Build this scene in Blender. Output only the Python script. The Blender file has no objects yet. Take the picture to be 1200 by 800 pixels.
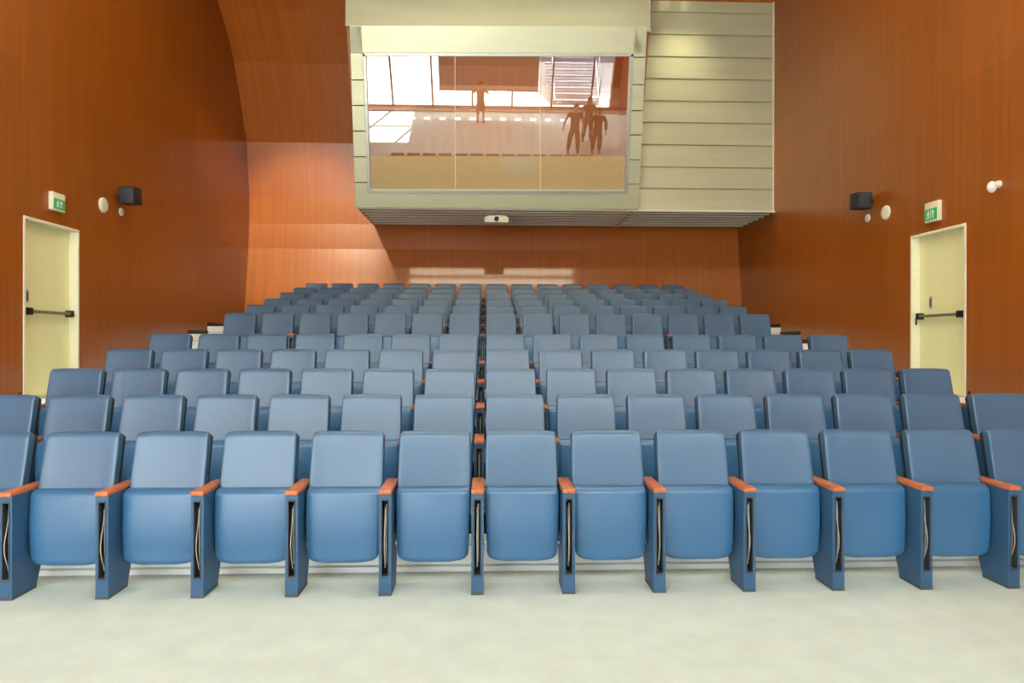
import bpy, bmesh, math, random
from mathutils import Vector, Matrix
random.seed(7)
COL = bpy.context.scene.collection
R = math.radians
# ------------------------------------------------------------------ camera constants (image 1200x800)
H, YAW, F = 1.5167, 0.0373, 820.0
CAM = Vector((0, 0, H))
def ray(x, y):
    u, v = (x - 600) / F, (y - 400) / F
    c, s = math.cos(YAW), math.sin(YAW)
    return Vector((u * c + s, c - u * s, -v))
def on_x(x, y, X):            # photo point on the plane X = const
    d = ray(x, y); return CAM + d * (X / d.x)
def on_y(x, y, Y):
    d = ray(x, y); return CAM + d * (Y / d.y)
# ------------------------------------------------------------------ room measures
XL, XR = -5.61, 6.12
YF = -1.75                    # window wall behind the camera
P, RD, RS = 0.55, 0.9243, 0.1645
Y0, XC = 4.19, -0.0488
GAPD, GAPH = 1.3675, 0.1705
def row_y(r): return Y0 + (r - 1) * RD + (GAPD if r > 5 else 0)
def row_z(r): return (r - 1) * RS + (GAPH if r > 5 else 0)
CEIL = 9.0
# ------------------------------------------------------------------ tags
def tag(o, label=None, cat=None, group=None, kind=None):
    if label: o['label'] = label
    if cat: o['category'] = cat
    if group: o['group'] = group
    if kind: o['kind'] = kind
    return o
def empty(name, loc=(0, 0, 0), rz=0):
    o = bpy.data.objects.new(name, None); COL.objects.link(o)
    o.location = loc; o.rotation_euler = (0, 0, rz); o.empty_display_size = .1
    return o
# ------------------------------------------------------------------ mesh builder
class MB:
    def __init__(s): s.bm = bmesh.new()
    def box(s, x0, x1, y0, y1, z0, z1, M=None):
        vs = [s.bm.verts.new((x, y, z)) for x in (x0, x1) for y in (y0, y1) for z in (z0, z1)]
        for f in ((0, 1, 3, 2), (4, 6, 7, 5), (0, 4, 5, 1), (2, 3, 7, 6), (0, 2, 6, 4), (1, 5, 7, 3)):
            s.bm.faces.new([vs[i] for i in f])
        if M: bmesh.ops.transform(s.bm, matrix=M, verts=vs)
        return vs
    def hexa(s, a, b):        # two quads (lists of 4 points) joined to a solid
        va = [s.bm.verts.new(p) for p in a]; vb = [s.bm.verts.new(p) for p in b]
        s.bm.faces.new(va); s.bm.faces.new(vb[::-1])
        n = len(va)
        for i in range(n): s.bm.faces.new((va[i], vb[i], vb[(i + 1) % n], va[(i + 1) % n]))
        return va + vb
    def prism_x(s, poly, x0, x1):        # polygon of (y,z) extruded along x
        return s.hexa([(x0, y, z) for y, z in poly], [(x1, y, z) for y, z in poly])
    def rings(s, rings, caps=True, closed=True):
        rv = [[s.bm.verts.new(p) for p in r] for r in rings]
        n = len(rv[0])
        for a, b in zip(rv, rv[1:]):
            for i in range(n if closed else n - 1):
                s.bm.faces.new((a[i], a[(i + 1) % n], b[(i + 1) % n], b[i]))
        if caps:
            s.bm.faces.new(rv[0][::-1]); s.bm.faces.new(rv[-1])
        return [v for r in rv for v in r]
    def loft(s, levels, n=36, p=6.0, dish=0.0, crown=0.0):
        # levels: (half width, half depth, y centre, z); superellipse sections
        rr = []
        for hw, hd, yc, z in levels:
            ring = []
            for k in range(n):
                a = 2 * math.pi * (k + .5) / n
                c, t = math.cos(a), math.sin(a)
                x = hw * math.copysign(abs(c) ** (2 / p), c)
                y = hd * math.copysign(abs(t) ** (2 / p), t)
                q = x / max(levels[len(levels) // 2][0], 1e-4)
                ring.append((x, yc + y - dish * q * q, z - crown * q * q))
            rr.append(ring)
        return s.rings(rr)
    def tube(s, pts, r, n=8):
        pts = [Vector(p) for p in pts]; rr = []
        prev = None
        for i, p in enumerate(pts):
            t = (pts[min(i + 1, len(pts) - 1)] - pts[max(i - 1, 0)]).normalized()
            if prev is None:
                a = t.orthogonal().normalized()
            else:
                a = (prev - t * prev.dot(t)).normalized()
            prev = a; b = t.cross(a)
            rad = r[i] if isinstance(r, (list, tuple)) else r
            rr.append([p + (a * math.cos(2 * math.pi * k / n) + b * math.sin(2 * math.pi * k / n)) * rad for k in range(n)])
        return s.rings(rr)
    def lathe(s, prof, M, n=24):         # prof: (radius, height) about local z, placed by M
        rr = [[Vector((r * math.cos(2 * math.pi * k / n), r * math.sin(2 * math.pi * k / n), h)) for k in range(n)] for r, h in prof]
        vs = s.rings(rr)
        bmesh.ops.transform(s.bm, matrix=M, verts=vs)
        return vs
    def flat(s, poly, M, t):             # 2D outline (x,z), thickness t along local -y .. placed by M
        vs = s.hexa([(x, 0, z) for x, z in poly], [(x, t, z) for x, z in poly])
        bmesh.ops.transform(s.bm, matrix=M, verts=vs)
        return vs
    def build(s, name, mat, parent=None, bevel=0, smooth=True, segs=2, angle=40):
        bmesh.ops.recalc_face_normals(s.bm, faces=s.bm.faces)
        if bevel:
            ed = [e for e in s.bm.edges if len(e.link_faces) == 2 and e.calc_face_angle(0) > R(30)]
            bmesh.ops.bevel(s.bm, geom=ed, offset=bevel, segments=segs, affect='EDGES', profile=.5, clamp_overlap=True)
        me = bpy.data.meshes.new(name); 
        if smooth:
            for f in s.bm.faces: f.smooth = True
            for e in s.bm.edges:
                e.smooth = not (len(e.link_faces) == 2 and e.calc_face_angle(0) > R(angle))
        s.bm.to_mesh(me); s.bm.free()
        me.materials.append(mat)
        o = bpy.data.objects.new(name, me); COL.objects.link(o)
        if parent: o.parent = parent
        return o
def struct(o, label=None, cat=None):
    return tag(o, label, cat, kind='structure')
def copy_tree(o, parent=None):
    c = o.copy(); COL.objects.link(c)
    if parent: c.parent = parent
    for ch in KIDS.get(o.name, list(o.children)):
        copy_tree(ch, c)
    return c
KIDS = {}
# ------------------------------------------------------------------ materials
def srgb(r, g, b):
    f = lambda c: (c / 255 / 12.92) if c / 255 <= .04045 else ((c / 255 + .055) / 1.055) ** 2.4
    return (f(r), f(g), f(b), 1)
def mat(name, col, rough=.5, metal=0, spec=.5, noise=0, nscale=(20, 20, 20), bump=0, bscale=200, coat=0, emit=0):
    m = bpy.data.materials.new(name); m.use_nodes = True
    nt = m.node_tree; b = nt.nodes['Principled BSDF']
    b.inputs['Base Color'].default_value = col; b.inputs['Roughness'].default_value = rough
    b.inputs['Metallic'].default_value = metal; b.inputs['Specular IOR Level'].default_value = spec
    if coat: b.inputs['Coat Weight'].default_value = coat; b.inputs['Coat Roughness'].default_value = .07
    tc = nt.nodes.new('ShaderNodeTexCoord')
    if noise:
        mp = nt.nodes.new('ShaderNodeMapping'); mp.inputs['Scale'].default_value = nscale
        nz = nt.nodes.new('ShaderNodeTexNoise'); nz.inputs['Scale'].default_value = 1; nz.inputs['Detail'].default_value = 5
        nt.links.new(tc.outputs['Object'], mp.inputs['Vector']); nt.links.new(mp.outputs[0], nz.inputs['Vector'])
        rp = nt.nodes.new('ShaderNodeValToRGB')
        rp.color_ramp.elements[0].position = .3; rp.color_ramp.elements[1].position = .7
        rp.color_ramp.elements[0].color = tuple(c * (1 - noise) for c in col[:3]) + (1,)
        rp.color_ramp.elements[1].color = tuple(min(1, c * (1 + noise)) for c in col[:3]) + (1,)
        nt.links.new(nz.outputs['Fac'], rp.inputs[0]); nt.links.new(rp.outputs[0], b.inputs['Base Color'])
        m['ramp'] = rp.name
    if bump:
        n2 = nt.nodes.new('ShaderNodeTexNoise'); n2.inputs['Scale'].default_value = bscale
        nt.links.new(tc.outputs['Object'], n2.inputs['Vector'])
        bp = nt.nodes.new('ShaderNodeBump'); bp.inputs['Strength'].default_value = bump; bp.inputs['Distance'].default_value = .002
        nt.links.new(n2.outputs['Fac'], bp.inputs['Height']); nt.links.new(bp.outputs[0], b.inputs['Normal'])
    if emit:
        b.inputs['Emission Color'].default_value = col; b.inputs['Emission Strength'].default_value = emit
    return m
def veneer(name, col, rough, axis, seam=True, spec=.5, gs=(14, 14, .5), coat=0):
    """red-brown veneer, grain along z, faint panel joints; axis = the horizontal axis of the wall"""
    m = mat(name, col, rough, spec=spec, noise=.11, nscale=gs, coat=coat)
    nt = m.node_tree; b = nt.nodes['Principled BSDF']; rp = nt.nodes[m['ramp']]
    if seam:
        tc = nt.nodes.new('ShaderNodeTexCoord'); sp = nt.nodes.new('ShaderNodeSeparateXYZ'); cb = nt.nodes.new('ShaderNodeCombineXYZ')
        nt.links.new(tc.outputs['Object'], sp.inputs[0])
        nt.links.new(sp.outputs[axis], cb.inputs[0]); nt.links.new(sp.outputs[2], cb.inputs[1])
        br = nt.nodes.new('ShaderNodeTexBrick'); br.inputs['Scale'].default_value = 1
        br.inputs['Brick Width'].default_value = 2.5; br.inputs['Row Height'].default_value = 1.22
        br.inputs['Mortar Size'].default_value = .006; br.inputs['Mortar Smooth'].default_value = .3
        br.inputs['Color1'].default_value = (.92, .92, .92, 1); br.inputs['Color2'].default_value = (1.08, 1.05, 1.04, 1)
        br.inputs['Mortar'].default_value = (1.1, 1.12, 1.14, 1)
        nt.links.new(cb.outputs[0], br.inputs['Vector'])
        mx = nt.nodes.new('ShaderNodeMix'); mx.data_type = 'RGBA'; mx.blend_type = 'MULTIPLY'; mx.inputs[0].default_value = 1
        nt.links.new(rp.outputs[0], mx.inputs[6]); nt.links.new(br.outputs['Color'], mx.inputs[7])
        nt.links.new(mx.outputs[2], b.inputs['Base Color'])
    return m
def glass(name, refl, rough=0.0, tint=(1, 1, 1, 1)):
    m = bpy.data.materials.new(name); m.use_nodes = True; nt = m.node_tree; nt.nodes.clear()
    out = nt.nodes.new('ShaderNodeOutputMaterial'); mx = nt.nodes.new('ShaderNodeMixShader')
    t = nt.nodes.new('ShaderNodeBsdfTransparent'); t.inputs[0].default_value = tint
    g = nt.nodes.new('ShaderNodeBsdfGlossy'); g.inputs['Roughness'].default_value = rough
    mx.inputs[0].default_value = refl
    nt.links.new(t.outputs[0], mx.inputs[1]); nt.links.new(g.outputs[0], mx.inputs[2]); nt.links.new(mx.outputs[0], out.inputs[0])
    return m
M_BLUE = mat('blue_leatherette', srgb(50, 100, 142), .36, spec=.8, noise=.05, nscale=(3, 3, 3), bump=.12, bscale=260)
M_BACKF = mat('blue_leatherette_light_greyed', srgb(60, 97, 130), .36, spec=.8, noise=.05, nscale=(3, 3, 3), bump=.12, bscale=260)  # greyer copy of the blue; grey cast of the light mixed into its colour
M_PANEL = mat('blue_painted_panel', srgb(48, 88, 124), .45, noise=.05, nscale=(4, 4, 4), bump=.05, bscale=300)
M_DARK = mat('black_plastic', srgb(22, 22, 24), .5, noise=.1)
M_LINING = mat('dark_grey_lining', srgb(58, 66, 74), .5, noise=.1)
M_SLOT = mat('black_slot', srgb(10, 10, 12), .7, noise=.1)
M_FOOT = mat('grey_foot', srgb(70, 80, 88), .5, noise=.1)
M_CABLE = mat('pale_cable', srgb(165, 165, 158), .45, noise=.05)
M_STEEL = mat('pivot_steel', srgb(190, 195, 195), .3, metal=.8, noise=.08)
M_ARM = mat('orange_varnished_wood', srgb(184, 106, 62), .35, noise=.22, nscale=(40, 6, 40))
M_SHELL = mat('dark_navy_back_shell', srgb(30, 38, 52), .5, noise=.08)
M_WALL = veneer('side_wall_veneer', srgb(158, 88, 22), .3, 1)
M_BACK = veneer('back_wall_veneer', srgb(186, 106, 40), .32, 0, seam=False, spec=.5, gs=(14, .3, .5), coat=1)
M_FLOOR = mat('pale_carpet', srgb(190, 204, 199), .95, spec=.1, noise=.05, nscale=(5, 5, 5), bump=.5, bscale=120)
M_WHITE = mat('white_paint', srgb(248, 248, 246), .5, noise=.02)
M_CREAM = mat('cream_door_paint', srgb(244, 246, 192), .45, noise=.02, nscale=(2, 2, 2))
M_FRAME = mat('pale_frame_paint', srgb(240, 240, 214), .4, noise=.02)
M_CLAD = mat('cream_metal_cladding', srgb(208, 215, 186), .36, metal=.32, noise=.04, nscale=(.6, .6, 6))
M_TRIMG = mat('grey_aluminium', srgb(190, 196, 190), .35, metal=.5, noise=.03)
M_SOFFIT = mat('grey_louvre', srgb(232, 234, 220), .5, metal=.0, noise=.05)
M_SHADOWGAP = mat('dark_void', srgb(24, 22, 20), .8, noise=.1)
M_SPEAKER = mat('speaker_black', srgb(38, 42, 42), .6, noise=.12, nscale=(60, 60, 60))
M_CEIL = mat('ceiling_plaster', srgb(200, 190, 172), .9, noise=.02)
M_GREEN = mat('sign_green', srgb(30, 160, 90), .4, noise=.03, emit=.25)
M_SIGNW = mat('sign_white', srgb(240, 245, 235), .4, noise=.02)
M_OLIVE = mat('olive_steel_bar', srgb(126, 124, 96), .4, metal=.15, noise=.06)
M_BOOTH = mat('booth_orange_wood', srgb(190, 128, 78), .5, noise=.1, nscale=(8, 8, 1))
M_DESK = mat('booth_desk', srgb(176, 168, 96), .5, noise=.05)
M_MONITOR = mat('monitor_screen_glow', srgb(130, 160, 175), .5, noise=.05, emit=.5)  # emission added so the blue-grey patch shows through the satin panel
M_MULL = mat('dark_mullion', srgb(70, 62, 58), .4, noise=.1)
M_SILL = mat('brown_sill', srgb(140, 72, 40), .4, noise=.1)
M_SCREEN = mat('screen_fabric', srgb(176, 172, 166), .9, noise=.03)
_n = M_SCREEN.node_tree; _p = _n.nodes['Principled BSDF']; _m = _n.nodes.new('ShaderNodeMixShader'); _t = _n.nodes.new('ShaderNodeBsdfTranslucent'); _m.inputs[0].default_value = .12
_t.inputs[0].default_value = srgb(176, 168, 158)
_n.links.new(_p.outputs[0], _m.inputs[1]); _n.links.new(_t.outputs[0], _m.inputs[2]); _n.links.new(_m.outputs[0], _n.nodes['Material Output'].inputs[0])
M_CONC = mat('pale_concrete', srgb(205, 203, 198), .9, noise=.06, nscale=(3, 3, 3))
M_STEEL2 = mat('stair_steel', srgb(120, 124, 130), .4, metal=.3, noise=.05)
M_SATIN = mat('golden_satin_film', srgb(228, 208, 156), .4, noise=.04)
_n = M_SATIN.node_tree; _p = _n.nodes['Principled BSDF']; _m = _n.nodes.new('ShaderNodeMixShader'); _t = _n.nodes.new('ShaderNodeBsdfTransparent'); _m.inputs[0].default_value = .45
_n.links.new(_p.outputs[0], _m.inputs[1]); _n.links.new(_t.outputs[0], _m.inputs[2]); _n.links.new(_m.outputs[0], _n.nodes['Material Output'].inputs[0])
M_SUNMASK = bpy.data.materials.new('sun_mask_translucent'); M_SUNMASK.use_nodes = True
_n = M_SUNMASK.node_tree; _n.nodes.clear(); _o = _n.nodes.new('ShaderNodeOutputMaterial'); _t = _n.nodes.new('ShaderNodeBsdfTranslucent')
_t.inputs[0].default_value = (.85, .86, .86, 1); _n.links.new(_t.outputs[0], _o.inputs[0])
M_PANE = glass('clear_pane', .06)
M_BGLASS = glass('booth_glass', .36)
# ------------------------------------------------------------------ SETTING: floor, tiers, walls
m = MB(); m.box(XL - .3, XR + .3, YF - .3, 4.64, -.2, 0); struct(m.build('floor', M_FLOOR, smooth=False))
RISER_BACK = .474
edges = []                    # (y of riser, z below, z above)
zprev = 0
tiers = []
for r in range(2, 6): tiers.append((row_y(r) - RISER_BACK, row_z(r)))
tiers.append((8.62, 5 * RS))
for r in range(6, 12): tiers.append((row_y(r) - RISER_BACK, row_z(r)))
YB_FLOOR = 17.0
poly = [(4.64, -.2)]
zp = 0
for y, z in tiers:
    poly += [(y, zp), (y, z)]; zp = z
poly[1] = (4.64, 0); 
poly += [(YB_FLOOR, zp), (YB_FLOOR, -.2)]
poly = [poly[0]] + poly[2:] if abs(poly[1][1]) < 1e-6 and poly[1] == poly[0] else poly
m = MB(); m.prism_x(poly, XL - .05, XR + .05); struct(m.build('floor_tiers', M_FLOOR, smooth=False))
zp = 0
for i, (y, z) in enumerate(tiers):
    m = MB()
    m.box(XL + .002, XR - .002, y - .012, y - .0005, zp + .048, z - .0005)
    m.box(XL + .002, XR - .002, y - .022, y - .0005, zp + .0005, zp + .036)
    struct(m.build('trim_%d' % (i + 1), M_WHITE, bevel=.002, smooth=False))
    zp = z
# dark skirting along each side wall, stepping up with the tiers
for side, X, s in (('left', XL, 1), ('right', XR, -1)):
    m = MB(); ys = [YF] + [t[0] for t in tiers] + [16.4]; zs = [0] + [t[1] for t in tiers]
    for i in range(len(zs)):
        a, b_ = sorted((X + s * .0005, X + s * .018))
        if i == 5 :
            m.box(a, b_, ys[i], 8.64, zs[i] + .0005, zs[i] + .075); m.box(a, b_, 9.92, ys[i + 1], zs[i] + .0005, zs[i] + .075)
        else:
            m.box(a, b_, ys[i] + .001, ys[i + 1], zs[i] + .0005, zs[i] + .075)
    struct(m.build('baseboard_' + side, M_DARK, smooth=False))
# side walls with a door opening each
DY0, DY1, DZ0, DZ1 = 8.70, 9.86, 5 * RS, 3.04
for side, X, o in (('left', XL, -.3), ('right', XR, .3)):
    a, b_ = sorted((X, X + o)); m = MB()
    m.box(a, b_, YF - .3, DY0, -.2, CEIL); m.box(a, b_, DY1, 18, -.2, CEIL)
    m.box(a, b_, DY0, DY1, DZ1, CEIL); m.box(a, b_, DY0, DY1, -.2, DZ0)
    struct(m.build('wall_' + side, M_WALL, smooth=False))
# back wall: faceted concave profile read off its edge against the left wall
EDGE = [(-40, 240), (8, 256), (40, 265), (62, 271), (120, 280.7), (165, 287.4), (228, 290.8), (275, 290.8), (311, 288.8), (362, 285.5), (420, 281)]
def edge_x(y):
    for (ya, xa), (yb, xb) in zip(EDGE, EDGE[1:]):
        if ya <= y <= yb: return xa + (xb - xa) * (y - ya) / (yb - ya)
brk = [-24, 8, 40, 72, 104, 135.5, 166, 198.5, 230, 261.5, 291, 323, 355, 387]
prof = []
for y in brk:
    p = on_x(edge_x(y), y, XL); prof.append((p.y + .06, p.z))
m = MB()
FAC = prof[::-1]              # bottom to top
FAC[0] = (FAC[0][0], 1.5)
LAP = .018                    # every board laps a little over the one below it
prev = None
pl = []
for (ya, za), (yb, zb) in zip(FAC, FAC[1:]):
    pl += [(ya - LAP * .0, za), (yb, zb)]
poly = [FAC[0]] + FAC[1:] + [(18, FAC[-1][1]), (18, FAC[0][1])]
m.prism_x(poly, XL - .02, XR + .02); struct(m.build('wall_back', M_BACK, smooth=False))
m = MB(); m.box(XL - .3, XR + .3, YF - .3, 18, CEIL, CEIL + .2); struct(m.build('ceiling', M_CEIL, smooth=False))
# ------------------------------------------------------------------ window wall behind the camera
WZ0, WZ1 = .16, 6.6
m = MB()
m.box(XL, XR, YF - .3, YF, WZ1, CEIL); m.box(XL, XR, YF - .3, YF, -.2, WZ0 - .04)
struct(m.build('wall_front', M_WHITE, smooth=False))
m = MB(); m.box(XL + .01, XR - .01, YF - .25, YF + .05, WZ0 - .04, WZ0); struct(m.build('trim_20', M_SILL, smooth=False))
NB = 7; bw = (XR - XL) / NB
for k in range(NB):
    xa, xb = XL + k * bw, XL + (k + 1) * bw
    m = MB(); t = .035
    m.box(xa, xa + t, YF - .18, YF - .06, WZ0, WZ1); m.box(xb - t, xb, YF - .18, YF - .06, WZ0, WZ1)
    m.box(xa + t, xb - t, YF - .18, YF - .06, WZ0, WZ0 + t); m.box(xa + t, xb - t, YF - .18, YF - .06, WZ1 - t, WZ1)
    m.box(xa + t, xb - t, YF - .17, YF - .07, 3.3, 3.36)
    w = struct(m.build('window_%d' % (k + 1), M_MULL, smooth=False))
    m = MB(); m.box(xa + t, xb - t, YF - .125, YF - .115, WZ0 + t, WZ1 - t); m.build('pane', M_PANE, w, smooth=False)
# outside
m = MB(); m.box(-40, 40, -40, YF - .31, -.4, -.2); struct(m.build('ground', M_CONC, smooth=False))
# ------------------------------------------------------------------ doors
def door(n, X, s, flip):
    """s = +1: wall on the left (room towards +x)"""
    root = empty('door_%d' % n, (X, (DY0 + DY1) / 2, DZ0)); struct(root)
    side = 'left' if s > 0 else 'right'
    hw, hh = (DY1 - DY0) / 2, DZ1 - DZ0
    fx = lambda a, b: sorted((s * a, s * b))
    m = MB(); t = .035
    a, b = fx(-.2, .012)
    m.box(a, b, -hw, -hw + t, 0, hh); m.box(a, b, hw - t, hw, 0, hh); m.box(a, b, -hw + t, hw - t, hh - t, hh)
    m.build('door_frame', M_FRAME, root, bevel=.003, smooth=False)
    m = MB(); a, b = fx(-.15, -.10); m.box(a, b, -hw + t + .003, hw - t - .003, .006, hh - t - .003)
    leaf = m.build('door_leaf', M_CREAM, root, bevel=.003, smooth=False)
    m = MB(); a, b = fx(-.2, .012); m.box(a, b, -hw, hw, -.0, .006); m.build('threshold', M_FRAME, root, smooth=False)
    zb = 1.06
    bar = MB(); bar.tube([(s * -.03, -hw + .16, zb), (s * -.03, hw - .16, zb)], .021, 12)
    bo = bar.build('panic_bar', M_OLIVE, root)
    def housing(y, w):
        h = MB(); a, b = fx(-.10, -.005); h.box(a, b, y - w, y + w, zb - .045, zb + .045)
        h.build('bar_housing', M_DARK, bo, bevel=.012)
    housing(-hw + .13, .085); housing(hw - .12, .03)
    ye = (-hw + .225) if flip else (hw - .3)
    e = MB(); a, b = fx(-.0998, -.092); e.box(a, b, ye - .028, ye + .028, 1.17, 1.33)
    o = e.build('lock_plate', M_TRIMG, leaf, bevel=.003)
    k = MB(); a, b = fx(-.0918, -.084); k.box(a, b, ye - .012, ye + .012, 1.20, 1.30); k.build('keyhole', M_LINING, o, bevel=.003)
    if not flip:
        l = MB(); l.tube([(s * -.02, hw - .12, zb), (s * -.02, hw - .09, zb - .02), (s * -.02, hw - .09, zb - .12)], .014, 8); l.build('lever', M_DARK, bo)
    return root
door(1, XL, 1, True); door(2, XR, -1, False)
# ------------------------------------------------------------------ things on the side walls
def wall_matrix(p, s):        # local x runs along the wall to the viewer's right, local -y points into the room
    return Matrix.Translation(p) @ Matrix.Rotation(R(90) * s, 4, 'Z')
def exit_sign(px, s, label):
    X = XL if s > 0 else XR
    pts = [on_x(x, y, X) for x, y in px]           # top near corner, top far, bottom
    cy = (pts[0].y + pts[1].y) / 2; w = abs(pts[0].y - pts[1].y); zt = (pts[0].z + pts[1].z) / 2; zb = pts[2].z; h = zt - zb
    root = empty('exit_sign', (X, cy, zb), R(90) * s); tag(root, label, 'exit sign', 'lit green exit signs over the doors')
    # local +y points into the wall (left wall: rotate 90 -> local x = +Y world, local y = -X world)
    m = MB(); m.box(-w / 2, w / 2, -.06, -.0005, 0, h); m.build('housing', M_FRAME, root, bevel=.01)
    m = MB(); m.box(-w / 2 + .02, w / 2 - .02, -.066, -.0585, .025, h * .66); f = m.build('green_panel', M_GREEN, root, bevel=.002, smooth=False)
    ph = h * .66 - .025; z0 = .025; c = 0
    def part(poly, nm):
        q = MB(); q.flat([(x * ph, z0 + z * ph) for x, z in poly], Matrix.Translation((0, -.069, 0)), .004); return q
    fig = MB()
    def add(poly): fig.flat([(x * ph, z0 + z * ph) for x, z in poly], Matrix.Translation((0, -.069, 0)), .004)
    k = 1
    add([(-.30 + .075 * math.cos(a * .785), .78 + .075 * math.sin(a * .785)) for a in range(8)])
    add([(-.38, .68), (-.24, .68), (-.26, .42), (-.42, .42)])
    add([(-.42, .44), (-.33, .44), (-.44, .2), (-.58, .14), (-.6, .2), (-.49, .25)])
    add([(-.35, .44), (-.26, .44), (-.2, .28), (-.3, .1), (-.38, .13), (-.3, .29)])
    add([(-.26, .66), (-.24, .6), (-.1, .5), (-.07, .56)])
    add([(-.38, .67), (-.4, .6), (-.54, .5), (-.58, .56)])
    fig.build('running_figure', M_SIGNW, f, smooth=False)
    ar = MB()
    def add2(poly): ar.flat([(x * ph, z0 + z * ph) for x, z in poly], Matrix.Translation((0, -.069, 0)), .004)
    add2([(.27, .15), (.37, .15), (.37, .6), (.27, .6)]); add2([(.14, .58), (.5, .58), (.32, .88)])
    ar.build('arrow', M_SIGNW, f, smooth=False)
    dr = MB()
    def add3(poly): dr.flat([(x * ph, z0 + z * ph) for x, z in poly], Matrix.Translation((0, -.069, 0)), .004)
    add3([(.0, .1), (.05, .1), (.05, .9), (.0, .9)])
    dr.build('doorway_mark', M_SIGNW, f, smooth=False)
exit_sign([(56, 225), (71, 229), (56, 246)], 1, 'green and white exit sign on the wall above the left door')
exit_sign([(1104, 234), (1088, 237), (1104, 257)], -1, 'green and white exit sign on the wall above the right door')
def wall_disc(x, y, hpx, s, name, label, cat, depth=.035):
    X = XL if s > 0 else XR
    p = on_x(x, y, X); r = (on_x(x, y - hpx / 2, X).z - on_x(x, y + hpx / 2, X).z) / 2
    root_m = MB(); M = Matrix.Rotation(R(90) * s, 4, 'Y')
    root_m.lathe([(r, .0005), (r, depth * .5), (r * .9, depth * .85), (r * .6, depth), (.002, depth * 1.05)], M, 28)
    o = root_m.build(name, M_FRAME); o.location = p
    tag(o, label, cat)
    g = MB(); g.lathe([(r * .55, depth * 1.0), (r * .55, depth * 1.12), (r * .5, depth * 1.12)], M, 24)
    return o
wall_disc(120, 241, 18, 1, 'wall_disc', 'large round white disc on left wall between exit sign and speaker', 'wall disc')
wall_disc(141.3, 249, 9.5, 1, 'wall_disc', 'small round white disc on left wall just below the black speaker', 'wall disc', .025)
wall_disc(1038.5, 248.5, 17, -1, 'wall_disc', 'large round white disc on right wall between speaker and exit sign', 'wall disc')
wall_disc(1017.2, 255, 9.5, -1, 'wall_disc', 'small round white disc on right wall just below the black speaker', 'wall disc', .025)
# round white detector on an arm, right wall
p = on_x(1171, 215, XR); det = empty('wall_detector', p); tag(det, 'white wall detector with round head high on right wall by frame edge', 'detector')
m = MB(); m.lathe([(.045, .0005), (.045, .02), (.035, .04), (.025, .07)], Matrix.Rotation(R(-90), 4, 'Y'), 20); m.build('wall_mount', M_WHITE, det)
m = MB(); q = []
for k in range(9):
    a = -math.pi / 2 + math.pi * k / 8; q.append((max(.003, .052 * math.cos(a)), .07 * math.sin(a)))
m.lathe(q, Matrix.Translation((-.10, -.01, -.035)), 20); m.build('round_head', M_WHITE, det)
def wall_speaker(x0, x1, xw, y0, y1, s, label):
    """x0..x1 photo span of the cabinet; it sits on a bracket off the wall, turned towards the stage"""
    X = XL if s > 0 else XR
    c = on_x(xw, (y0 + y1) / 2, X)
    root = empty('wall_speaker', c); tag(root, label, 'speaker', 'black wall speakers')
    m = MB(); m.lathe([(.05, .0005), (.05, .015)], Matrix.Rotation(R(90) * s, 4, 'Y'), 16)
    m.tube([(s * .01, 0, 0), (s * .14, -.02, 0)], .02, 10); m.build('bracket', M_DARK, root)
    w, d, h = .115, .13, .13
    cab = MB()
    pl = [(-w, -d), (w, -d), (w * .92, d), (-w * .92, d)]
    cab.hexa([(x, y, -h) for x, y in pl], [(x, y, h) for x, y in pl])
    o = cab.build('cabinet', M_SPEAKER, root, bevel=.012); o.location = (s * .19, -.05, 0); o.rotation_euler = (R(5), 0, R(-3) * s)
    g = MB(); g.box(-w + .014, w - .014, -d - .008, -d + .004, -h + .014, h - .014)
    g.build('grille', M_LINING, o, bevel=.006)
wall_speaker(137, 162, 140, 221, 241, 1, 'black box speaker on left wall beside the round white disc')
wall_speaker(997, 1021, 1020, 227, 245, -1, 'black box speaker on right wall near the metal cladding')
# ------------------------------------------------------------------ control booth
TH = R(19.7); BY, BZ = 14.5, 4.25
BN = Vector((0, math.cos(TH), math.sin(TH)))         # points away from the hall
B0 = Vector((0, BY, BZ))
def on_b(x, y, off=0):
    d = ray(x, y); o = B0 + BN * off
    return CAM + d * ((o - CAM).dot(BN) / d.dot(BN))
def slab(mb, px, depth, off=0):        # photo quad laid on the tilted front and given a thickness inwards
    a = [on_b(x, y) + BN * off for x, y in px]
    return mb.hexa(a, [p + BN * depth for p in a])
YT = 30                                             # the booth front runs on above the photograph's edge
def lerp(a, b, t): return a + (b - a) * t
def oL(y): return lerp(410, 416, (y - 62) / 181)
def oR(y): return lerp(756.5, 748, (y - 62) / 183)
def iL(y): return lerp(428.6, 434.2, (y - 66) / 157)
def iR(y): return lerp(737.8, 732, (y - 66) / 157)
m = MB()
seams_l = [YT, 62, 94, 124, 154, 184, 214, 243.5]; seams_r = [YT, 67, 99, 129.5, 158, 187, 215.5, 245]
for i in range(len(seams_l) - 1):
    a, b = seams_l[i] + .5, seams_l[i + 1] - .5
    if i == len(seams_l) - 2: b = 222
    slab(m, [(oL(a), a), (iL(a) - 4, a), (iL(b) - 4, b), (oL(b), b)], .10)
    a, b = seams_r[i] + .5, seams_r[i + 1] - .5
    if i == len(seams_r) - 2: b = 222
    slab(m, [(iR(a) + 4, a), (oR(a), a), (oR(b), b), (iR(b) + 4, b)], .10)
slab(m, [(oL(222), 222), (oR(222), 222), (oR(245), 245), (oL(243.5), 243.5)], .10)
slab(m, [(oL(YT), YT), (oR(YT), YT), (oR(62), 62), (oL(62), 62)], .09)
struct(m.build('wall_booth', M_CLAD, bevel=.006, smooth=False))
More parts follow.
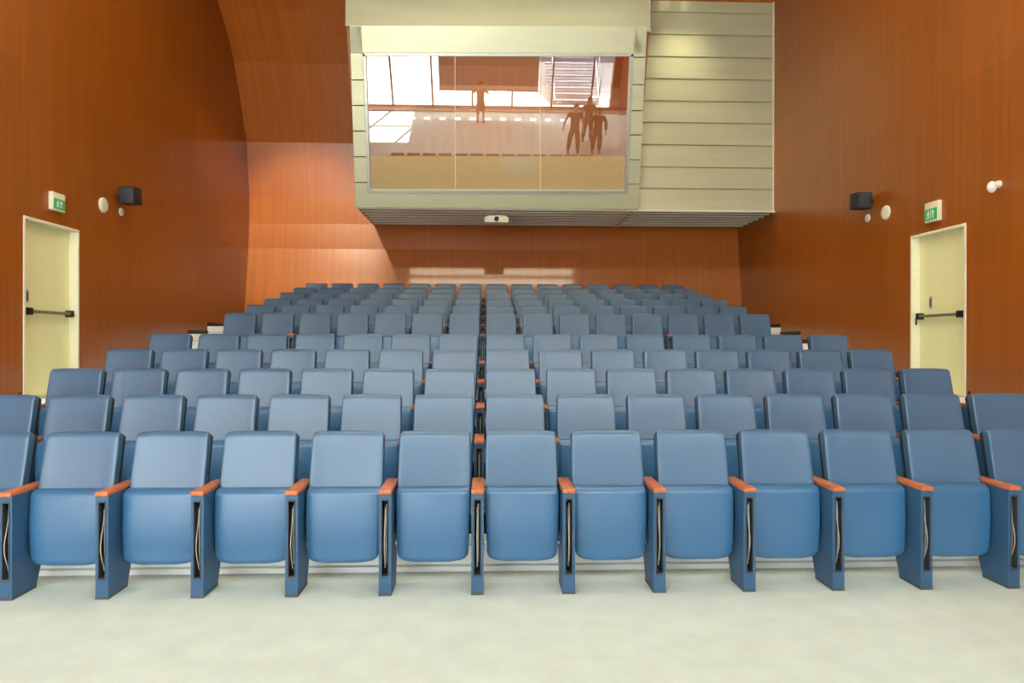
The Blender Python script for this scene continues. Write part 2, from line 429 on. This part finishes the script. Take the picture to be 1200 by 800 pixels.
# dark backing that shows in the plank joints
m = MB()
slab(m, [(oL(YT) + 1, YT), (iL(YT) - 4, YT), (iL(222) - 4, 222), (oL(222) + 1, 222)], .03, .105)
slab(m, [(iR(YT) + 4, YT), (oR(YT) - 1, YT), (oR(222) - 1, 222), (iR(222) + 4, 222)], .03, .105)
struct(m.build('trim_21', M_SHADOWGAP, smooth=False))
# window frame and its three panes
m = MB()
slab(m, [(iL(62) - 4, 62), (iR(62) + 4, 62), (iR(66), 66), (iL(66), 66)], .12, -.012)
slab(m, [(iL(66) - 4, 66), (iL(66), 66), (iL(223), 223), (iL(223) - 4, 223)], .12, -.012)
slab(m, [(iR(66), 66), (iR(66) + 4, 66), (iR(223) + 4, 223), (iR(223), 223)], .12, -.012)
slab(m, [(iL(223) - 4, 223), (iR(223) + 4, 223), (iR(227) + 4, 227), (iL(227) - 4, 227)], .12, -.012)
bw_ = struct(m.build('window_20', M_TRIMG, bevel=.004, smooth=False))
cuts = [(iL(66), iL(223)), (532.5, 533.5), (633, 633), (iR(66), iR(223))]
m = MB()
for k in (1, 2):
    t, b = cuts[k]; slab(m, [(t - .3, 66), (t + .3, 66), (b + .3, 223), (b - .3, 223)], .012, .035)
m.build('pane_joint', M_FRAME, bw_, smooth=False)
for k in range(3):
    (ta, ba), (tb, bb) = cuts[k], cuts[k + 1]
    m = MB(); tf, uf = lerp(ta, ba, 117 / 157), lerp(tb, bb, 117 / 157)
    slab(m, [(tf + .3, 183), (uf - .3, 183), (bb - .3, 223), (ba + .3, 223)], .004, .034)
    m.build('satin_panel', M_SATIN, bw_, smooth=False)
    m = MB(); m.bm.faces.new([m.bm.verts.new(on_b(x, y) + BN * .04) for x, y in ((ta, 66), (tb, 66), (bb, 223), (ba, 223))])
    m.build('pane', M_BGLASS, bw_, smooth=False)
# booth body: sides, floor, cladding to the right
bl, br = on_b(oL(243), 243).x, on_b(oR(245), 245).x
top = on_b(410, YT)
for sname, xa, xb in (('left', bl + .02, bl + .1), ('right', br - .1, br - .02)):
    m = MB()
    m.hexa([(xa, BY + .14, BZ + .02), (xa, 17.2, BZ + .02), (xa, 17.2, CEIL), (xa, top.y + .14, CEIL), (xa, top.y + .14, top.z)],
           [(xb, BY + .14, BZ + .02), (xb, 17.2, BZ + .02), (xb, 17.2, CEIL), (xb, top.y + .14, CEIL), (xb, top.y + .14, top.z)])
    struct(m.build('wall_booth_' + sname, M_BOOTH, smooth=False))
m = MB(); m.box(bl + .02, br - .02, top.y + .02, top.y + .16, top.z, CEIL); struct(m.build('wall_booth_upper', M_CLAD, smooth=False))
m = MB(); m.box(bl + .1, br - .1, BY + .14, 17.2, BZ + .04, BZ + .1); struct(m.build('floor_booth', M_BOOTH, smooth=False))
m = MB(); m.box(bl + .1, br - .1, 16.0, 16.06, BZ + .1, CEIL); struct(m.build('wall_booth_inner', M_BOOTH, smooth=False))
m = MB(); m.box(bl + .1, br - .1, top.y + .16, 16, 8.8, 8.86); struct(m.build('ceiling_booth', M_CEIL, smooth=False))
YC = 14.69
def clad_z(y): return on_y(830, y, YC).z
sy = [246.7, 221, 196, 170, 144, 118.5, 92.7, 67, 41, 15, -11]
m = MB()
for a, b in zip(sy, sy[1:]):
    z0, z1 = clad_z(a), clad_z(b)
    m.hexa([(br - .1, YC, z0), (br - .1, YC - .018, z0 + .012), (br - .1, YC - .004, z1 - .010), (br - .1, YC + .06, z1 - .010), (br - .1, YC + .06, z0)],
           [(XR - .03, YC, z0), (XR - .03, YC - .018, z0 + .012), (XR - .03, YC - .004, z1 - .010), (XR - .03, YC + .06, z1 - .010), (XR - .03, YC + .06, z0)])
struct(m.build('wall_cladding', M_CLAD, smooth=False))
m = MB(); m.box(br - .1, XR - .001, YC + .061, YC + .12, clad_z(246), CEIL); struct(m.build('trim_22', M_SHADOWGAP, smooth=False))
m = MB(); m.box(XR - .03, XR - .001, YC - .03, YC + .06, clad_z(246.7), CEIL); struct(m.build('trim_23', M_FRAME, smooth=False))
# slatted underside
m = MB()
ZS = BZ
n = 7
ya, yb = BY + .1, 16.75
for k in range(n):
    y0 = lerp(ya, yb, k / n); y1 = lerp(ya, yb, (k + .8) / n)
    x0 = bl + .04
    m.hexa([(x0, y0, ZS), (x0, y1, ZS + .05), (x0, y1, ZS + .07), (x0, y0, ZS + .045)],
           [(XR - .002, y0, ZS), (XR - .002, y1, ZS + .05), (XR - .002, y1, ZS + .07), (XR - .002, y0, ZS + .045)])
struct(m.build('ceiling_slats', M_SOFFIT, bevel=.004, smooth=False))
m = MB(); m.box(bl + .06, XR - .002, YC + .06, 16.9, ZS + .1, ZS + .12); m.box(bl + .06, br - .1, BY + .13, YC + .06, ZS + .1, ZS + .12)
struct(m.build('trim_24', M_SHADOWGAP, smooth=False))
# inside the booth: desk, monitor, lamp
dk = empty('control_desk', (0.2, 15.2, BZ + .1)); tag(dk, 'long pale control desk inside the booth behind the glass', 'desk')
m = MB(); m.box(-2.6, 2.6, -.3, .3, .70, .74); m.build('desktop', M_DESK, dk, bevel=.006)
m = MB(); m.box(-2.6, 2.6, -.28, -.25, .0, .7); m.build('front_panel', M_DESK, dk)
for x in (-2.58, 2.54):
    m = MB(); m.box(x, x + .04, -.24, .28, 0, .7); m.build('side_panel', M_DESK, dk)
pm = on_y(607, 205, 15.0); mo = empty('monitor', (pm.x, 15.05, BZ + .84)); tag(mo, 'blue-grey monitor standing on the desk inside the booth', 'monitor')
m = MB(); m.box(-.36, .36, -.025, .02, .04, .40); m.build('screen', M_MONITOR, mo, bevel=.01)
m = MB(); m.box(-.12, .12, -.08, .08, .0005, .015); m.box(-.03, .03, -.01, .015, .015, .1); m.build('stand', M_LINING, mo, bevel=.004)
# projector hung below the booth
pj = on_y(581.5, 262, 14.85)
pr = empty('projector', (pj.x, 14.85, pj.z)); tag(pr, 'white ceiling projector hanging under the slatted booth underside', 'projector')
hw = .255; ph = (on_y(581.5, 253.2, 14.7).z - on_y(581.5, 261, 14.7).z)
m = MB(); pl = [(-hw, 0), (hw, 0), (hw, ph * .72), (hw - .06, ph), (-hw + .06, ph), (-hw, ph * .72)]
m.hexa([(x, -.17, z) for x, z in pl], [(x, .17, z) for x, z in pl]); body = m.build('case', M_FRAME, pr, bevel=.012)
m = MB(); m.lathe([(.05, 0), (.05, .03), (.042, .034), (.036, .01)], Matrix.Translation((0.0, -.165, ph * .5)) @ Matrix.Rotation(R(90), 4, 'X'), 24); m.build('lens', M_DARK, pr)
m = MB(); m.box(-.16, .16, -.08, .08, ph + .0005, ph + .02); m.tube([(0, 0, ph + .015), (0, 0, BZ - pj.z + .0)], .018, 10); m.build('ceiling_mount', M_TRIMG, pr)
# ------------------------------------------------------------------ SEATS
def make_seat():
    root = empty('auditorium_seat')
    # backrest
    m = MB(); W, T = .224, .036
    def yb(z): return .342 + (z - .946) * .235          # centre line leans back
    lv = []
    z0, z1 = .40, .946
    for k in range(5):
        a = k / 4 * math.pi / 2; lv.append((W - .02 * (1 - math.sin(a)), T - .02 * (1 - math.sin(a)), yb(z0 + .02 * (1 - math.cos(a))), z0 + .02 * (1 - math.cos(a))))
    for k in range(1, 8):
        z = lerp(z0 + .02, z1 - .035, k / 8); lv.append((W + .004 * math.sin(k / 8 * math.pi), T, yb(z), z))
    for k in range(9):
        a = k / 8 * math.pi / 2; z = z1 - .035 + .035 * math.sin(a)
        lv.append((W - .017 * (1 - math.cos(a)), T - .03 * (1 - math.cos(a)), yb(z), z))
    m.loft(lv, n=44, p=10, dish=.018, crown=.010)
    back = m.build('backrest', M_BACKF, root, angle=70)
    m = MB(); lv = [(W - .001, .024, yb(z) + T + .012, z) for z in (.30, .33, .5, .65, .8, .91, .93)]
    lv[0] = (W - .02, .012) + lv[0][2:]; lv[-1] = (W - .02, .010) + lv[-1][2:]
    m.loft(lv, n=32, p=9, dish=.018, crown=.008); m.build('back_shell', M_SHELL, back, angle=60)
    # folded seat cushion
    m = MB(); W = .229
    lv = []
    z0, z1 = .158, .612
    def yc(z): return lerp(.150, .178, (z - z0) / (z1 - z0))
    for k in range(8):
        a = k / 7 * math.pi / 2; z = z0 + .045 * (1 - math.cos(a))
        lv.append((W - .045 - .012 + .045 * math.sin(a), .024 + .014 * math.sin(a), yc(z), z))
    for k in range(1, 8):
        t = k / 8; z = lerp(z0 + .045, z1 - .045, t)
        lv.append((W - .012 * (1 - t) ** 1.5, .038 + .010 * math.sin(t * math.pi) + .012 * t, yc(z), z))
    for k in range(9):
        a = k / 8 * math.pi / 2; z = z1 - .045 + .045 * math.sin(a)
        lv.append((W - .018 * (1 - math.cos(a)), .050 - .042 * (1 - math.cos(a)), yc(z) + .012 * (1 - math.cos(a)), z))
    m.loft(lv, n=48, p=10, dish=-.008, crown=-.010 * 0)
    # the lower rim sags to a shallow curve in the middle
    for v in m.bm.verts:
        if v.co.z < .35: v.co.z += (.35 - v.co.z) / .19 * .022 * (v.co.x / W) ** 2
    cush = m.build('seat_cushion', M_BLUE, root, angle=70)
    for sx in (-1, 1):
        m = MB(); m.lathe([(.018, 0), (.018, .010), (.012, .0125), (.004, .013)], Matrix.Translation((sx * .224, .185, .26)) @ Matrix.Rotation(R(90) * sx, 4, 'Y'), 14)
        m.build('pivot', M_STEEL, root)
    # rear beam that carries back and cushion
    m = MB(); m.box(-.237, .237, .24, .29, .30, .42); m.build('seat_beam', M_DARK, root, bevel=.004)
    make_stand(root, -P / 2)
    return root
def make_stand(root, x):
    w = .037
    prof_ = [(.0, .020), (.225, .020), (.262, .12), (.318, .40), (.36, .58), (.36, .606), (.0, .606)]
    rear = [(.085, .020), (.225, .020), (.262, .12), (.318, .40), (.36, .58), (.36, .606), (.085, .606)]
    m = MB()
    m.prism_x(prof_, x - w, x - w + .013); m.prism_x(prof_, x + w - .013, x + w)
    m.prism_x(rear, x - w + .0128, x + w - .0128)
    m.box(x - w + .0128, x + w - .0128, 0, .086, .020, .112); m.box(x - w + .0128, x + w - .0128, 0, .086, .578, .606)
    st = m.build('arm_panel', M_PANEL, root, smooth=False)
    m = MB(); t = .006; a, b = x - w + .0135, x + w - .0135
    m.box(a, a + t, -.003, .084, .1125, .5775); m.box(b - t, b, -.003, .084, .1125, .5775)
    m.box(a + t, b - t, -.003, .084, .1125, .1225); m.box(a + t, b - t, -.003, .084, .5675, .5775)
    m.build('slot_rim', M_LINING, st, smooth=False)
    m = MB(); m.box(a + t, b - t, .080, .0845, .1225, .5675); m.box(x - .006, x + .006, .03, .08, .16, .53); m.build('slot_inside', M_SLOT, st, smooth=False)
    m = MB(); pts = []
    for k in range(15):
        t_ = k / 14; z = lerp(.52, .16, t_); pts.append((x - .002, .030 - .040 * math.sin(t_ ** 1.35 * math.pi) ** 1.6, z))
    m.tube(pts, .0030, 6)
    m.tube([(x + .005, .03 - .010 * math.sin(k / 8 * math.pi), lerp(.54, .19, k / 8)) for k in range(9)], .0028, 6)
    m.build('cable', M_CABLE, st)
    m = MB(); m.prism_x([(-.001, .0), (.22, .0), (.226, .0198), (-.001, .0198)], x - w - .001, x + w + .001); m.build('foot_plate', M_FOOT, st, smooth=False)
    m = MB(); m.box(x - .0375, x + .0375, -.012, .37, .6065, .632); m.build('armrest', M_ARM, root, bevel=.005)
ORD = ['', 'first', 'second', 'third', 'fourth', 'fifth', 'sixth', 'seventh', 'eighth', 'ninth', 'tenth']
ROWN = {1: 'front row', 2: 'second row from the front', 3: 'third row from the front', 4: 'fourth row from the front',
        5: 'row just below the cross aisle', 6: 'row just above the cross aisle', 7: 'second row above the cross aisle',
        8: 'third row above the cross aisle', 9: 'third row from the back', 10: 'second row from the back', 11: 'back row'}
proto = make_seat()
def remember(o):
    KIDS[o.name] = list(o.children)
    for c in KIDS[o.name]: remember(c)
bpy.context.view_layer.update()
remember(proto)
endp = None
first = True
SEATS = {}
for r in range(1, 12):
    lo, hi = (-6, 7) if r == 1 else (-7, 8)
    N = hi - lo
    for i in range(lo, hi):
        if first: o = proto
        else: o = copy_tree(proto)
        o.location = (XC + (i + .5) * P, row_y(r), row_z(r))
        k = i - lo + 1; j = N - k + 1
        if k == j: where = 'at the middle of the'
        elif k == 1: where = 'at the left end of the'
        elif j == 1: where = 'at the right end of the'
        elif k < j: where = ORD[k] + ' from left in the'
        else: where = ORD[j] + ' from right in the'
        tag(o, 'blue tip-up seat, ' + where + ' ' + ROWN[r], 'seat', 'blue auditorium seats, ' + ROWN[r])
        SEATS[(r, i)] = o
        if first:
            KIDS[proto.name] = list(KIDS[proto.name]); first = False
# the last seat of each row carries a second stand
tmp = empty('stand_source'); make_stand(tmp, P / 2); bpy.context.view_layer.update()
src = list(tmp.children); remember(tmp)
for n_, r in enumerate(range(1, 12)):
    hi = 7 if r == 1 else 8
    for c in src:
        if n_ == 0: c.parent = SEATS[(r, hi - 1)]
        else: copy_tree(c, SEATS[(r, hi - 1)])
bpy.data.objects.remove(tmp)
# ------------------------------------------------------------------ people (mirrored in the booth glass)
M_SKIN = mat('skin', srgb(200, 150, 120), .5, noise=.04)
M_HAIR = mat('dark_brown_hair', srgb(50, 34, 26), .5, noise=.2, nscale=(60, 60, 8))
M_EYE = mat('eye_dark', srgb(25, 20, 18), .2, noise=.05)
def cloth(n, c): return mat(n, c, .85, spec=.2, noise=.08, nscale=(12, 12, 12))
M_DRESS = cloth('dark_red_dress', srgb(96, 44, 40)); M_SHIRT = cloth('grey_shirt', srgb(88, 88, 92)); M_TROU = cloth('dark_trousers', srgb(40, 42, 52))
M_JACK = cloth('dark_jacket', srgb(52, 48, 58)); M_TOP = cloth('plain_top', srgb(110, 84, 76)); M_SHOE = cloth('dark_shoes', srgb(32, 30, 30))
class SK:
    fat = 1.22
    def __init__(s): s.v = []; s.e = []; s.r = []; s.roots = []
    def chain(s, pts, start=None):
        prev = start
        for p, r in pts:
            s.v.append(Vector(p)); s.r.append(r if isinstance(r, tuple) else (r, r)); i = len(s.v) - 1
            if prev is None: s.roots.append(i)
            else: s.e.append((prev, i))
            prev = i
        return prev
    def build(s, name, m, parent, sub=2):
        me = bpy.data.meshes.new(name); me.from_pydata(s.v, s.e, []); me.materials.append(m)
        o = bpy.data.objects.new(name, me); COL.objects.link(o); o.parent = parent
        bm = bmesh.new(); bm.from_mesh(me); ly = bm.verts.layers.skin.verify()
        for i, v in enumerate(bm.verts):
            v[ly].radius = tuple(q * s.fat for q in s.r[i]); v[ly].use_root = i in s.roots
        bm.to_mesh(me); bm.free()
        k = o.modifiers.new('Skin', 'SKIN'); k.use_smooth_shade = True; k.branch_smoothing = .3
        b = o.modifiers.new('Subdivision', 'SUBSURF'); b.levels = sub; b.render_levels = sub
        return o
def person(loc, rz, h, label, arms, outfit, female=False, stride=.09):
    """local frame: faces -y; arms = ((elbow, wrist, hand direction) right, ... left) in units of body height"""
    root = empty('person', loc, rz); tag(root, label, 'person')
    S = h; V = lambda x, y, z: Vector((x * S, y * S, z * S))
    sw = .105 if female else .12; hw = .052
    b = SK(); b.fat = 1.05
    pel = b.chain([(V(0, 0, .52), (.075 * S, .058 * S))])
    wa = b.chain([(V(0, 0, .60), (.066 * S, .05 * S)), (V(0, .005, .70), (.082 * S, .058 * S)), (V(0, .006, .79), (.078 * S, .052 * S))], pel)
    ne = b.chain([(V(0, .006, .835), .036 * S), (V(0, .0, .865), .033 * S)], wa)
    b.chain([(V(0, -.006, .895), (.042 * S, .050 * S)), (V(0, -.004, .94), (.046 * S, .056 * S)), (V(0, .002, .985), (.030 * S, .036 * S))], ne)
    shirt = SK(); trou = SK()
    t0 = shirt.chain([(V(0, 0, .455), (.088 * S, .068 * S)), (V(0, 0, .50), (.090 * S, .070 * S)), (V(0, 0, .60), (.076 * S, .06 * S)), (V(0, .005, .70), (.092 * S, .068 * S)), (V(0, .006, .785), (.086 * S, .06 * S)), (V(0, .006, .835), (.045 * S, .042 * S))])
    neck_i = 4
    for sd, (el, wr, hd) in zip((-1, 1), arms):
        sh = V(sd * sw, .006, .80); el = V(*el); wr = V(*wr); hd = Vector(hd).normalized()
        last = b.chain([(sh, .030 * S), (sh.lerp(el, .5), .028 * S), (el, .023 * S), (el.lerp(wr, .5), .021 * S), (wr, .015 * S)], wa)
        side = hd.cross(Vector((0, -1, .2))).normalized()
        if side.length < .1: side = Vector((1, 0, 0))
        nrm = side.cross(hd).normalized()
        palm = b.chain([(wr + hd * .03 * S, (.020 * S, .011 * S)), (wr + hd * .052 * S, (.019 * S, .010 * S))], last)
        for f, ln in zip((-1.5, -.5, .5, 1.5), (.036, .043, .046, .038)):
            q = wr + hd * .05 * S + side * f * .0115 * S
            b.chain([(q, .0052 * S), (q + hd * ln * .55 * S + nrm * .004 * S, .0048 * S), (q + hd * ln * S + nrm * .014 * S, .004 * S)])
        q = wr + hd * .018 * S - side * .014 * S * sd
        b.chain([(q, .006 * S), (q + (hd * .6 - side * sd * .8) * .022 * S, .0056 * S), (q + (hd * .9 - side * sd * .7) * .04 * S, .0046 * S)])
        sl = .98 if outfit == 'jacket' else .5
        pts = [(sh, .040 * S), (sh.lerp(el, .5), .036 * S)]
        if sl > .9: pts += [(el, .032 * S), (el.lerp(wr, .5), .029 * S), (el.lerp(wr, .93), .024 * S)]
        shirt.chain(pts, neck_i)
    pv = None if outfit == 'dress' else trou.chain([(V(0, 0, .56), (.082 * S, .064 * S)), (V(0, 0, .50), (.088 * S, .068 * S))])
    for sd in (-1, 1):
        hip = V(sd * hw, 0, .49); kn = V(sd * (hw + stride * .25), -.012, .275); an = V(sd * (hw + stride * .4), .008, .045)
        b.chain([(hip, .052 * S), (hip.lerp(kn, .5), .045 * S), (kn, .033 * S), (kn.lerp(an, .35), .032 * S), (an, .020 * S), (an + V(0, -.03, -.025), (.02 * S, .014 * S)), (an + V(0, -.085, -.03), (.022 * S, .010 * S))], pel)
        if outfit != 'dress':
            trou.chain([(hip + V(0, 0, -.02), .058 * S), (hip.lerp(kn, .5), .052 * S), (kn, .044 * S), (kn.lerp(an, .5), .040 * S), (an + V(0, 0, .0), .034 * S)], pv)
    body = b.build('body', M_SKIN, root)
    shirt.build('dress_top' if outfit == 'dress' else ('jacket' if outfit == 'jacket' else 'shirt'), {'dress': M_DRESS, 'jacket': M_JACK, 'shirt': M_SHIRT, 'top': M_TOP}[outfit], root)
    if outfit == 'dress':
        m = MB(); lv = []
        for hx, hy, z in ((.070, .056, .60), (.088, .07, .53), (.105, .082, .45), (.112, .088, .38), (.118, .094, .32)): lv.append((hx * S, hy * S, 0, z * S))
        m.loft(lv[::-1], n=32, p=2.3); m.build('skirt', M_DRESS, root)
    else:
        trou.build('trousers', M_TROU, root)
    for sd in (-1, 1):
        an = V(sd * (hw + stride * .4), 0, 0); m = MB()
        m.loft([(.027 * S, .075 * S, -.028 * S, .0), (.027 * S, .075 * S, -.028 * S, .012 * S), (.024 * S, .06 * S, -.02 * S, .032 * S), (.02 * S, .03 * S, .006 * S, .05 * S)], n=24, p=2.6)
        o = m.build('shoe', M_SHOE, root); o.location = an
    # hair, eyes, nose, ears, mouth
    m = MB(); lv = []
    drop = .085 if female else .035
    for k in range(9):
        a = k / 8 * math.pi / 2; lv.append((.052 * S * math.cos(a) + .002, .060 * S * math.cos(a) + .002, .010 * S, (.955 + .053 * math.sin(a)) * S))
    lv = [(.050 * S, .036 * S, .030 * S, (.955 - drop) * S), (.054 * S, .042 * S, .026 * S, (.955 - drop * .5) * S), (.053 * S, .052 * S, .014 * S, .945 * S)] + lv
    m.loft(lv, n=28, p=2.1); m.build('hair', M_HAIR, root)
    for sd in (-1, 1):
        m = MB(); m.lathe([(.001, -.004 * S), (.0055 * S, -.002 * S), (.006 * S, .001 * S), (.003 * S, .004 * S)], Matrix.Translation(V(sd * .019, -.053, .932)) @ Matrix.Rotation(R(90), 4, 'X'), 12); m.build('eye', M_EYE, root)
        m = MB(); m.loft([(.004 * S, .010 * S, 0, -.016 * S), (.006 * S, .014 * S, 0, 0), (.004 * S, .012 * S, 0, .014 * S)], n=14, p=2); o = m.build('ear', M_SKIN, root); o.location = V(sd * .047, .004, .925)
    m = MB(); m.hexa([tuple(V(-.009, -.052, .905)), tuple(V(.009, -.052, .905)), tuple(V(.004, -.05, .935)), tuple(V(-.004, -.05, .935))], [tuple(V(-.005, -.068, .908)), tuple(V(.005, -.068, .908)), tuple(V(.002, -.056, .934)), tuple(V(-.002, -.056, .934))])
    m.build('nose', M_SKIN, root, bevel=.002)
    m = MB(); m.loft([(.014 * S, .006 * S, 0, -.003 * S), (.016 * S, .007 * S, 0, 0), (.014 * S, .006 * S, 0, .003 * S)], n=16, p=2); o = m.build('mouth', M_DRESS, root); o.location = V(0, -.049, .890)
    return root
# facing +y (the seats) = turn by 180 degrees
person((-.23, -.62, 0), math.pi, 1.66, 'person in a dress with both hands raised to the face, mirrored alone in booth glass',
       (((-.20, -.08, .73), (-.07, -.19, .875), (.5, -.3, .8)), ((.20, -.08, .73), (.07, -.19, .875), (-.5, -.3, .8))), 'dress', True, .05)
person((3.32, 2.2, 0), math.pi, 1.86, 'person in shirt with elbows out, mirrored at the left of the group of three',
       (((-.165, .02, .645), (-.17, -.05, .51), (.1, -.2, -1)), ((.20, .03, .655), (.225, .0, .54), (.05, -.1, -1))), 'shirt', False, .12)
person((3.97, 1.1, 0), math.pi, 1.72, 'person mirrored farther back in booth glass between the two standing nearer',
       (((-.15, .02, .645), (-.16, -.02, .50), (0, -.1, -1)), ((.15, .02, .645), (.16, -.02, .50), (0, -.1, -1))), 'top', True, .1)
person((4.2, 2.18, 0), math.pi, 1.74, 'person in long-sleeved jacket, mirrored at the right of the group of three',
       (((-.17, .02, .65), (-.175, -.04, .50), (0, -.2, -1)), ((.15, .02, .645), (.14, -.06, .51), (-.2, -.2, -1))), 'jacket', True, .06)
# ------------------------------------------------------------------ front of the hall and the yard behind its windows
ps = empty('hanging_projection_screen', (.1, -1.38, 0)); tag(ps, 'wide lowered projection screen before the front windows, mirrored as an oblong in booth glass', 'projection screen')
m = MB(); m.box(-2.03, 2.03, -.004, .0, 1.04, 3.55); m.build('screen_fabric', M_SCREEN, ps, smooth=False)
m = MB(); m.tube([(-2.05, -.002, 1.03), (2.05, -.002, 1.03)], .022, 10); m.build('bottom_bar', M_DARK, ps)
m = MB(); m.box(-2.1, 2.1, -.07, .07, 3.55, 3.70); cs = m.build('roller_case', M_WHITE, ps, bevel=.01)
for x in (-1.9, 1.9):
    m = MB(); m.tube([(x, 0, 3.69), (x, 0, CEIL - .001)], .012, 8); m.build('drop_rod', M_STEEL2, ps)
M_FPLATE = mat('floor_plate_glow', (1, 1, 1, 1), .4, emit=6)  # glow added to plain white plates so their dashes show in the booth glass
for k in range(11):
    m = MB(); m.box(-.11, .11, -.055, .055, .0, .05)
    o = m.build('floor_plate', M_FPLATE, bevel=.006); o.location = (-3.07 + k * .628, -.86, 0)
    tag(o, 'small white floor plate with added glow in the line before the windows, mirrored in booth glass', 'floor plate', 'white floor plates before the windows')
M_STEP = mat('grey_stair_concrete', srgb(122, 126, 132), .9, noise=.05)
st = empty('outdoor_stair', (4.0, -3.2, -.2)); tag(st, 'wide grey open staircase outside the front windows', 'staircase')
for k in range(16):
    m = MB(); m.box(-1.15 - .03 * k, 1.0, -.32 - .30 * k, -.30 * k, .15 + .17 * k, .19 + .17 * k); m.build('tread', M_STEP, st, smooth=False)
for x in (-1.0, .96):
    m = MB(); m.hexa([(x, 0, -.0), (x, 0, .2), (x, -4.8, 2.9), (x, -4.8, 2.6)], [(x + .05, 0, -.0), (x + .05, 0, .2), (x + .05, -4.8, 2.9), (x + .05, -4.8, 2.6)]); m.build('stringer', M_STEEL2, st, smooth=False)
m = MB(); m.tube([(1.0, 0, .2), (1.0, 0, 1.1), (1.0, -4.8, 3.8)], .025, 8); m.build('handrail', M_STEEL2, st)
m = MB(); m.box(2.7, 9, -9.4, -9, -.2, 8); struct(m.build('wall_yard', mat('blue_grey_render', srgb(112, 118, 130), .9, noise=.04), smooth=False))
m = MB(); m.box(5.35, 6.1, -2.6, -2.2, -.2, 7); struct(m.build('wall_pier', M_SILL, smooth=False))
m = MB(); m.bm.faces.new([m.bm.verts.new(q) for q in ((-1.6, -6.2, 7.2), (8, -6.2, 7.2), (8, YF - .32, 7.0), (-1.6, YF - .32, 7.0))]); struct(m.build('sun_mask_sheet', M_SUNMASK, smooth=False))  # unseen translucent sheet, added to keep direct sun off the right-hand floor
sn = bpy.data.lights.new('sun', 'SUN'); sn.energy = 22; sn.angle = R(.6); sn.color = (1, .96, .88)
so = bpy.data.objects.new('sun', sn); COL.objects.link(so)
so.rotation_euler = Vector((-.35 * .5, .937 * .5, -.866)).to_track_quat('-Z', 'Y').to_euler()
# ceiling lamps
M_LAMP = mat('lamp_diffuser', (1, .84, .58, 1), .5, emit=10)
for k, y in enumerate((4.2, 6.6, 9)):
    lp = empty('ceiling_lamp', (.25, y, CEIL)); tag(lp, 'long warm strip lamp set across the ceiling above the seats', 'lamp', 'ceiling strip lamps')
    m = MB(); m.box(-3.53, 3.53, -.28, .28, -.05, -.0005); m.build('lamp_frame', M_TRIMG, lp)
    m = MB(); m.box(-3.5, 3.5, -.25, .25, -.062, -.0505); m.build('diffuser', M_LAMP, lp, smooth=False)
for p, q, e, lab in (((-4.7, 9, CEIL), (-4.2, 16.6, 4.0), 1900, 'black ceiling spotlight on the left aimed at the back wall'),):
    root = empty('ceiling_spotlight', p); tag(root, lab, 'spotlight', 'ceiling spotlights')
    d = (Vector(q) - Vector(p) - Vector((0, 0, -.3))).normalized(); rot = d.to_track_quat('-Z', 'Y').to_matrix().to_4x4()
    m = MB(); m.lathe([(.07, -.001), (.07, -.02)], Matrix.Identity(4), 20); m.tube([(0, 0, -.015), (0, 0, -.3)], .015, 8); m.build('mount', M_DARK, root)
    m = MB(); m.lathe([(.06, .16), (.1, .1), (.1, -.12), (.09, -.12), (.09, -.06), (.001, -.06)], Matrix.Translation((0, 0, -.3)) @ rot, 24); m.build('lamp_can', M_DARK, root)
    sp = bpy.data.lights.new('spot_beam', 'SPOT'); sp.energy = e; sp.spot_size = R(30); sp.spot_blend = .7; sp.shadow_soft_size = .12; sp.color = (1, .86, .62)
    so_ = bpy.data.objects.new('spot_beam', sp); COL.objects.link(so_); so_.location = Vector(p) + Vector((0, 0, -.3)) + d * .13; so_.rotation_euler = d.to_track_quat('-Z', 'Y').to_euler()
for x in (3.9, 4.35):
    root = empty('ceiling_downlight', (x, 14.15, CEIL)); tag(root, 'small round warm downlight in the ceiling in front of the metal cladding', 'downlight', 'ceiling downlights by the cladding')
    m = MB(); m.lathe([(.09, -.0005), (.09, -.02), (.07, -.03), (.065, -.01)], Matrix.Identity(4), 24); m.build('trim_ring', M_TRIMG, root)
    m = MB(); m.lathe([(.06, -.012), (.06, -.02)], Matrix.Identity(4), 24); m.build('bulb', M_LAMP, root)
    sp = bpy.data.lights.new('downlight_beam', 'SPOT'); sp.energy = 110; sp.spot_size = R(70); sp.spot_blend = .8; sp.shadow_soft_size = .05; sp.color = (1, .84, .5)
    so_ = bpy.data.objects.new('downlight_beam', sp); COL.objects.link(so_); so_.location = (x, 14.15, CEIL - .04)
# ------------------------------------------------------------------ light, world, camera
w = bpy.data.worlds.new('World'); bpy.context.scene.world = w; w.use_nodes = True
bg = w.node_tree.nodes['Background']; bg.inputs[0].default_value = (.94, 1.0, .98, 1); bg.inputs[1].default_value = 5.7
bl_ = bpy.data.lights.new('booth_lamp', 'AREA'); bl_.energy = 115; bl_.size = 2; bl_.color = (1, .85, .68)
lo_ = bpy.data.objects.new('booth_lamp', bl_); COL.objects.link(lo_); lo_.location = (.3, 14.6, 8.7)
cd = bpy.data.cameras.new('camera'); cam = bpy.data.objects.new('camera', cd); COL.objects.link(cam)
cam.location = CAM; cam.rotation_euler = (R(90), -.0015, -YAW)
cd.sensor_width = 36; cd.lens = F / 1200 * 36; cd.clip_start = .05; cd.clip_end = 200
sc = bpy.context.scene; sc.camera = cam
sc.view_settings.view_transform = 'Standard'; sc.view_settings.look = 'None'; sc.view_settings.gamma = 1
sc.view_settings.use_curve_mapping = False; sc.view_settings.exposure = .42
sc.cycles.max_bounces = 10; sc.cycles.diffuse_bounces = 5; sc.cycles.glossy_bounces = 5; sc.cycles.transparent_max_bounces = 12
sc.cycles.sample_clamp_indirect = 8
sc.cycles.caustics_reflective = True
